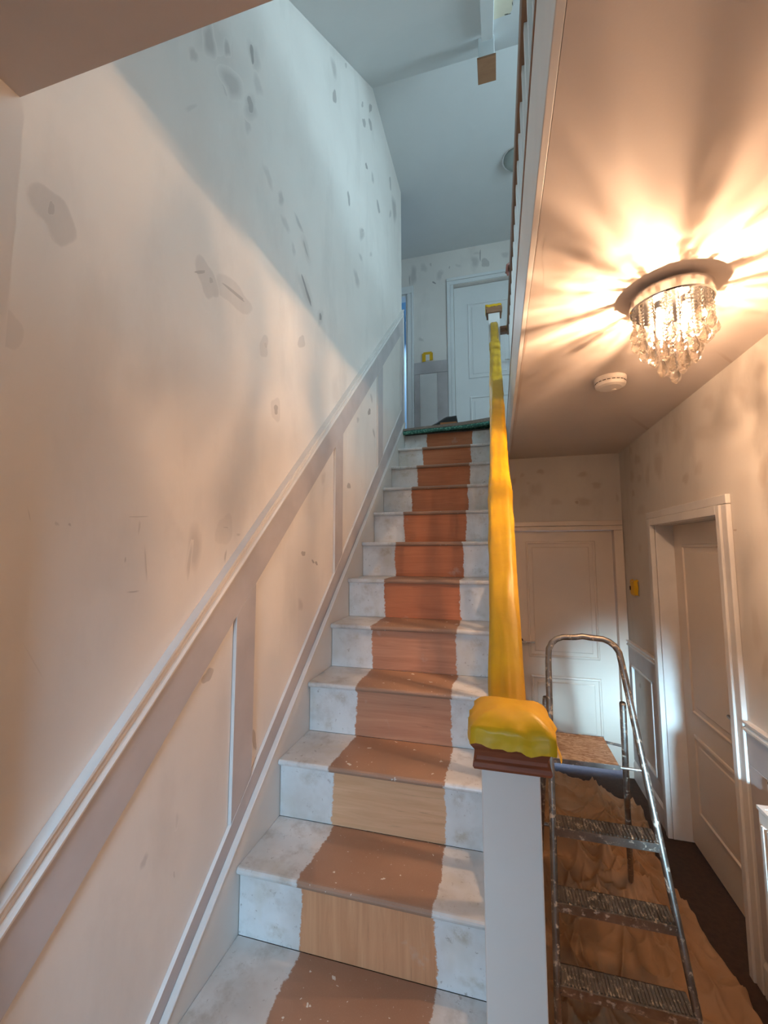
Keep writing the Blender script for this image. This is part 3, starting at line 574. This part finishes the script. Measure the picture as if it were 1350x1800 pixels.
# ---------------------------------------------------------------- landing carpet edge and things on it
lc = thing('landing_carpet', (.4, 2.6, L2), 'grey beige landing carpet with a cut front edge over green underlay', 'carpet')
def cz(x): return .003*math.sin(x*9)+.030*max(0, x/.75)**1.5
def ct(x): return L2+.006+cz(x)                       # underside of the carpet along its cut edge
cm = MB().grid(lambda u, v: (.032+.752*u, 2.372+1.0*v, ct(.752*u)*(1-v)+(L2+.006)*v+.020+.012*u*(1-v)), 24, 14)
cm.grid(lambda u, v: (.032+.752*u, 2.368+.004*v+.002*noise.noise((u*50, v, 2)), ct(.752*u)+(.020+.012*u)*v), 24, 3)
cm.grid(lambda u, v: (.032+.752*u, 2.368+1.0*v, ct(.752*u)*(1-v)+(L2+.006)*v), 24, 14)
obj('pile', cm, M['landing_carpet'], lc, smooth=False)
um = MB().grid(lambda u, v: (.032+.752*u, 2.372-.010*math.sin(v*math.pi)+.004*noise.noise((u*60, v*6, 0)), ct(.752*u)-.001-(.036-.008*u)*v+.002*noise.noise((u*40, 2, 0))), 90, 8)
um.grid(lambda u, v: (.032+.752*u, 2.372+.2*v, (ct(.752*u)-.001)*(1-v)+L2*v+.0005), 24, 4)
obj('underlay', um, M['under'], lc, smooth=True)
def bagz(u, v): return L2+.030+.022*u+(.105*min(1, u*1.5+.02)**.8*math.sin(math.pi*v)**.5*(1 if u < .97 else .4)+.005*noise.noise((u*9, v*5, 3)))
bg = MB().grid(lambda u, v: (.195+.305*u, 2.455+.14*v, bagz(u, v)), 30, 12)
bg.grid(lambda u, v: (.195+.305*u, 2.455+.14*v, L2+.027+.02*u), 10, 4)
tag(obj('folded_bag', bg, M['black'], smooth=True), 'black folded plastic bag lying on the landing carpet', 'bag')
cb = MB().box(.355, .50, 2.412, 2.450, L2+.043, L2+.070)
tag(obj('sanding_block', cb, paint('orange tan block', (.50, .22, .09), .8), bevel=.003), 'orange tan sanding block in front of the black bag on the landing', 'block')

# ---------------------------------------------------------------- boxed post under the roof slope
hb = thing('boxed_post', (.825, 1.3, 4.40), 'white boxed post with a bare wooden end hanging from the sloping ceiling', 'post')
obj('batten', MB().prism([(.40, sl(.40)-.055), (1.19, sl(1.19)-.055), (1.19, sl(1.19)), (.40, sl(.40))], 'x', .799, .869), M['ceil_up'], hb, bevel=.003)
obj('block', MB().prism([(1.236, 4.411), (1.362, 4.411), (1.362, sl(1.362)), (1.236, sl(1.236))], 'x', .778, .876), M['ceil_up'], hb, bevel=.003)
obj('end_board', MB().box(.770, .884, 1.226, 1.372, 4.394, 4.410), M['rawwood'], hb, bevel=.001)
# domed light on the upper ceiling
cl = thing('dome_light', (1.06, 2.39, CZ-.08), 'glass dome light on the upper ceiling half hidden behind the landing handrail', 'ceiling light')
obj('bowl', MB().lathe([(.015, -.078), (.05, -.072), (.085, -.055), (.105, -.025), (.108, -.012)], (1.06, 2.39, CZ), 32), M['bowl'], cl, smooth=True)
obj('rim', MB().lathe([(.098, -.014), (.118, -.014), (.118, -.0005), (.098, -.0005)], (1.06, 2.39, CZ), 32), M['chrome'], cl)

# ---------------------------------------------------------------- crystal ceiling light
LX, LY = 1.334, .185
ch = thing('crystal_ceiling_light', (LX, LY, H), 'lit round chrome ceiling light hung with crystal strands in the hallway', 'ceiling light')
obj('base_plate', MB().lathe([(.055, -.0005), (.055, -.010), (.104, -.012), (.108, -.016), (.108, -.048), (.105, -.052), (.002, -.052)], (LX, LY, H), 56), M['chrome'], ch, bevel=.001)
random.seed(11)
zb = H-.052
for k in range(4):
    a = k*math.pi/2+.5; bx_, by_ = LX+.045*math.cos(a), LY+.045*math.sin(a)
    bo = obj('bulb', MB().lathe([(.006, 0), (.008, -.012), (.0075, -.03), (.0085, -.045), (.006, -.055), (.001, -.058)], (bx_, by_, zb-.012), 12), M['bulb'], ch, smooth=True)
    obj('socket', MB().lathe([(.011, 0), (.011, -.012), (.007, -.013)], (bx_, by_, zb+.0005), 14), M['chrome'], ch)
    l = bpy.data.lights.new('bulb_light', 'POINT'); l.energy = 16.8; l.color = (1.0, .62, .37); l.shadow_soft_size = .004
    lo = bpy.data.objects.new('bulb_light', l); COL.objects.link(lo); lo.parent = ch; lo.location = (bx_-LX, by_-LY, zb-.085-H)
def bead(mb, x, y, z, r, n=6):
    mb.lathe([(r*.25, r*.8), (r*.85, r*.45), (r, 0), (r*.85, -r*.45), (r*.25, -r*.8)], (x, y, z), n)
def strand(r, ang, length, drop):
    x, y = LX+r*math.cos(ang), LY+r*math.sin(ang); mb = MB(); z = zb-.006; br = .0062
    while z > zb-length: bead(mb, x, y, z, br, 6); z -= br*1.75
    so = obj('crystal_strand', mb, M['crystal'], ch)
    d = MB(); w = .0155
    d.lathe([(.002, .003), (.006, -.004), (w*.8, -drop*.42), (w, -drop*.62), (w*.75, -drop*.82), (.0015, -drop)], (x, y, z), 6)
    obj('drop', d, M['crystal'], so)
for r, cnt, ln, dr, ph in ((.098, 15, .050, .05, .1), (.078, 11, .082, .052, .3), (.055, 8, .115, .052, .0), (.030, 5, .145, .054, .5), (.0, 1, .174, .056, 0)):
    for k in range(cnt): strand(r, ph+k*2*math.pi/cnt+random.uniform(-.05, .05), ln+random.uniform(-.008, .010), dr)
# smoke alarm
sa = thing('smoke_alarm', (1.325, .845, H), 'round white smoke alarm on the hall ceiling beyond the crystal light', 'smoke alarm')
obj('body', MB().lathe([(.066, -.0005), (.066, -.016), (.060, -.020), (.060, -.026), (.064, -.028), (.060, -.040), (.045, -.046), (.002, -.048)], (1.325, .845, H), 40), M['plastic'], sa, bevel=.001)
vm = MB()
for k in range(20):
    a = k*2*math.pi/20; c, s_ = math.cos(a), math.sin(a)
    vm.tube([(1.325+.0607*math.cos(a-.11), .845+.0607*math.sin(a-.11), H-.023), (1.325+.0607*c, .845+.0607*s_, H-.023), (1.325+.0607*math.cos(a+.11), .845+.0607*math.sin(a+.11), H-.023)], .0016, 6)
obj('vents', vm, M['dark'], sa)
obj('test_button', MB().lathe([(.009, -.0465), (.009, -.0495), (.002, -.050)], (1.345, .865, H), 16), M['plastic'], sa)

# ---------------------------------------------------------------- switches taped over
sw = thing('light_switch', (W, 2.25, 1.03), 'switch covered in yellow tape on the hall wall between the two doors', 'switch')
obj('plate', MB().box(W-.022, W-.0005, 2.205, 2.295, 1.035, 1.125), M['plastic'], sw, bevel=.003)
obj('tape', MB().grid(lambda u, v: (W-.0245-.004*math.sin(u*3.14)*math.sin(v*3.14)+.02*max(0, abs(v-.5)*2-.85)/.15*.9+.018*max(0, abs(u-.5)*2-.8)/.2, 2.172+.13*u+.006*math.sin(v*9), 1.022+.112*v+.005*math.sin(u*8)), 12, 12), M['tape'], sw, smooth=True)
obj('display', MB().box(W-.0305, W-.0285, 2.262, 2.284, 1.06, 1.088), M['dark'], sw)
su = thing('light_switch', (.10, UE, 3.51), 'light switch ringed with yellow tape on the upper landing wall', 'switch')
obj('plate', MB().box(.062, .138, UE-.010, UE-.0005, 3.515, 3.585), M['white'], su, bevel=.003)
tm = MB().box(.036, .076, UE-.013, UE-.0105, 3.502, 3.60).box(.122, .158, UE-.013, UE-.0105, 3.508, 3.60).box(.05, .146, UE-.0135, UE-.011, 3.582, 3.612)
obj('tape', tm, M['tape'], su)

# ---------------------------------------------------------------- radiator
ra = thing('radiator', (1.68, .18, FZ+.1), 'white panel radiator at the lower right against the hall wall', 'radiator')
rx0, ry0, ry1, rz0, rz1 = 1.655, -.42, .635, FZ+.13, .455
m = MB().box(rx0+.008, rx0+.016, ry0, ry1, rz0, rz1); obj('front_panel', m, M['rad'], ra, bevel=.003)
for k in range(30):
    y = ry1-.03-k*.0345
    if y < ry0+.02: break
    obj('rib', MB().prism([(rx0+.0078, y-.011), (rx0, y-.006), (rx0, y+.006), (rx0+.0078, y+.011)], 'z', rz0+.03, rz1-.04), M['rad'], ra)
obj('side_panel', MB().box(rx0+.01, W-.03, ry1+.0005, ry1+.006, rz0+.01, rz1+.004), M['rad'], ra, bevel=.002)
g = MB().box(rx0+.006, rx0+.018, ry0, ry1+.006, rz1+.0005, rz1+.012).box(W-.042, W-.03, ry0, ry1+.006, rz1+.0005, rz1+.012).box(rx0+.018, W-.042, ry1-.02, ry1+.006, rz1+.0005, rz1+.012)
for k in range(60):
    y = ry1-.03-k*.017
    g.box(rx0+.018, W-.042, y-.004, y+.004, rz1+.001, rz1+.010)
obj('top_grille', g, M['rad'], ra)
obj('back_panel', MB().box(W-.042, W-.034, ry0, ry1, rz0, rz1), M['rad'], ra)
obj('bracket', MB().box(W-.034, W-.0125, .2, .24, rz0+.1, rz1-.05).box(W-.034, W-.0125, -.3, -.26, rz0+.1, rz1-.05), M['rad'], ra)
v_ = MB().tube([(1.70, ry1+.012, rz0+.03), (1.70, ry1+.05, rz0+.03)], .011, 12); v_.tube([(1.70, ry1+.045, rz0+.045), (1.70, ry1+.045, FZ)], .0075, 10); v_.tube([(1.70, ry1+.045, rz0+.02), (1.70, ry1+.045, rz0+.09)], .015, 14)
obj('valve', v_, M['chrome'], ra, smooth=False)

# ---------------------------------------------------------------- dust sheet
def xr_(y):
    pts = [(-1.3, 1.50), (.2, 1.66), (.83, 1.69), (1.0, 1.675), (1.15, 1.655), (1.4, 1.605), (1.60, 1.615), (1.80, 1.66), (2.1, 1.69), (2.5, 1.70)]
    for (a, xa), (b, xb) in zip(pts, pts[1:]):
        if y <= b: t_ = (y-a)/(b-a); return xa+(xb-xa)*max(0, t_)
    return pts[-1][1]
random.seed(23); CR = []
for k in range(46):
    cx_, cy_ = random.uniform(.92, 1.62), random.uniform(-.3, 2.3); a_ = math.radians(random.gauss(-62, 22)); L_ = random.uniform(.10, .34)
    CR.append((cx_, cy_, math.cos(a_), math.sin(a_), L_, random.uniform(.010, .030), random.uniform(.012, .026), random.uniform(-.6, .6)))
for k in range(16):
    cx_, cy_ = random.uniform(1.0, 1.5), random.uniform(1.25, 1.65); a_ = math.radians(random.gauss(-18, 14)); L_ = random.uniform(.12, .26)
    CR.append((cx_, cy_, math.cos(a_), math.sin(a_), L_, random.uniform(.025, .05), random.uniform(.014, .026), random.uniform(-.8, .8)))
def creases(x, y):
    h = 0
    for (cx_, cy_, dx, dy, L_, amp, wd_, bend) in CR:
        px, py = x-cx_, y-cy_
        if px*px+py*py > .2: continue
        s_ = px*dx+py*dy
        if abs(s_) > L_: continue
        t_ = -px*dy+py*dx-bend*s_*s_
        if abs(t_) > wd_*3.5: continue
        e_ = 1-(s_/L_)**2
        h += 1.5*amp*e_*(math.exp(-abs(t_)/wd_*1.6)-.25*math.exp(-((t_-wd_*1.5)/wd_)**2))
    return h
def cloth(u, v):
    x_ = .884+u*.82
    yt = 2.40 if x_ < 1.24 else 2.40-(x_-1.24)*.70
    y = -1.25+(yt+1.25)*v
    x = .884+(xr_(y)-.884)*u + .012*noise.noise((y*7, 0, 4))*u
    f1 = 1-abs(noise.noise((x*5.5-y*2.0, y*1.6+x*.8, .3)))*2.2
    f2 = 1-abs(noise.noise((x*3.0+y*3.5, y*2.6-x*2.5, 5.1)))*2.4
    f3 = 1-abs(noise.noise((x*11-y*6, y*7+x*3, 2.7)))*2.2
    h = .034*max(0, f1)**4 + .028*max(0, f2)**5 + .010*max(0, f3)**3
    heap = math.exp(-((y-1.42)/.20)**2)*math.exp(-((x-1.25)/.34)**2)
    h += heap*(.03+.06*(1-abs(math.sin((y*1.0+x*.25)*24+3.2*noise.noise((x*5, y*5, 0)))))**1.6+.025*noise.noise((x*9, y*9, 1)))
    h += .012*math.exp(-((u-.965)/.025)**2)*(.6+noise.noise((y*9, 3, 3)))
    h += .006*noise.noise((x*4, y*4, 8)) + creases(x, y)
    edge = min(1, u/.03, (1-u)/.012, (1-v)/.012)
    return (x+.01*noise.noise((x*6, y*6, 3)), y, FZ+.003+max(.002, h+.004)*max(.1, edge))
tag(obj('dust_sheet', MB().grid(cloth, 200, 520), M['cloth'], smooth=True), 'crumpled tan cotton dust sheet covering the hall floor under the stepladder', 'dust sheet')

# ---------------------------------------------------------------- stepladder
la = thing('stepladder', (1.18, .85, FZ), 'paint-splashed aluminium stepladder standing open on the dust sheet', 'stepladder')
def yf(z): return .495+(z+.13)*.262
def xlft(z): return .974+(z+.13)*.036
def xrgt(z): return 1.392-(z+.13)*.098
path = []
for z in (FZ+.012, -.13, .09, .31, .53, .75, .88): path.append((xlft(z), yf(z), z))
for a in (20, 40, 60, 80): t_ = math.radians(a); path.append((xlft(.9)+.075*(1-math.cos(t_)), yf(.9+.075*math.sin(t_)), .905+.075*math.sin(t_)))
for f_ in (.3, .5, .7): path.append((xlft(.9)+.075+(xrgt(.9)-xlft(.9)-.15)*f_, yf(.982), .982-.004*math.sin(f_*9)))
for a in (80, 60, 40, 20): t_ = math.radians(a); path.append((xrgt(.9)-.075*(1-math.cos(t_)), yf(.9+.075*math.sin(t_)), .905+.075*math.sin(t_)))
for z in (.88, .75, .53, .31, .09, -.13, FZ+.012): path.append((xrgt(z), yf(z), z))
obj('front_frame', MB().tube(path, .0125, 10), M['alu'], la, smooth=True)
for z in (-.13, .09, .31):
    a, b_, y = xlft(z)+.006, xrgt(z)-.006, yf(z)-.012
    mb = MB().box(a, b_, y, y+.088, z-.004, z).box(a, b_, y-.002, y+.002, z-.028, z+.0015).box(a, b_, y+.084, y+.088, z-.022, z)
    k = 0; x = a+.012
    while x < b_-.008:
        mb.box(x, x+.0055, y+.006, y+.080, z, z+.005); x += .0118
    tr = obj('tread', mb, M['alu_tread'], la)
    for xx in (a+.004, b_-.004):
        for q in (-.008, -.020): obj('rivet', MB().tube([(xx, y-.002, z+q), (xx, y-.0045, z+q)], .0032, 8), M['alu'], tr)
zp = .53
px0, px1, py0 = 1.008, 1.243, yf(zp)-.005
pb = MB().box(px0, px1, py0, py0+.262, zp-.006, zp)
pl = obj('platform', pb, M['platform'], la, bevel=.002)
obj('platform_lip', MB().box(px0-.004, px1+.002, py0-.004, py0-.0005, zp-.014, zp+.004), M['alu'], pl, bevel=.001)
obj('platform_lip', MB().box(px0-.004, px1+.002, py0+.2625, py0+.266, zp-.024, zp+.001), M['alu'], pl, bevel=.001)
zt = .735
RL = (xlft(zt)-.012, yf(zt)+.020, zt), (.985, 1.30, FZ+.012)
RR = (xrgt(zt)-.022, yf(zt)+.030, zt), (1.412, 1.294, FZ+.012)
for A, B in (RL, RR):
    A, B = Vector(A), Vector(B)
    leg = obj('rear_leg', MB().tube([A, A.lerp(B, .5), B], .0125, 10), M['alu'], la, smooth=True)
    obj('foot', MB().tube([B+Vector((0, .002, .03)), B+Vector((0, 0, -.006))], .016, 10), M['black'], leg)
for xx, z in ((xlft(FZ), FZ+.012), (xrgt(FZ), FZ+.012)):
    obj('foot', MB().tube([(xx, yf(z)+.006, z+.03), (xx, yf(z), z-.006)], .016, 10), M['black'], la)
def at(A, B, z): t_ = (z-A[2])/(B[2]-A[2]); return tuple(Vector(A).lerp(Vector(B), t_))
obj('rear_brace', MB().tube([at(*RL, .02), at(*RR, .02)], .009, 8), M['alu'], la)
obj('platform_link', MB().tube([(px1, py0+.012, zp-.010), (xrgt(zp), yf(zp), zp-.008)], .0055, 8), M['alu'], la)
obj('platform_link', MB().tube([(px1, py0+.225, zp-.006), at(*RR, zp-.004)], .0055, 8), M['alu'], la)
obj('platform_link', MB().tube([(px0, py0+.012, zp-.010), (xlft(zp), yf(zp), zp-.008)], .0055, 8), M['alu'], la)
obj('platform_link', MB().tube([(px0, py0+.225, zp-.006), at(*RL, zp-.004)], .0055, 8), M['alu'], la)
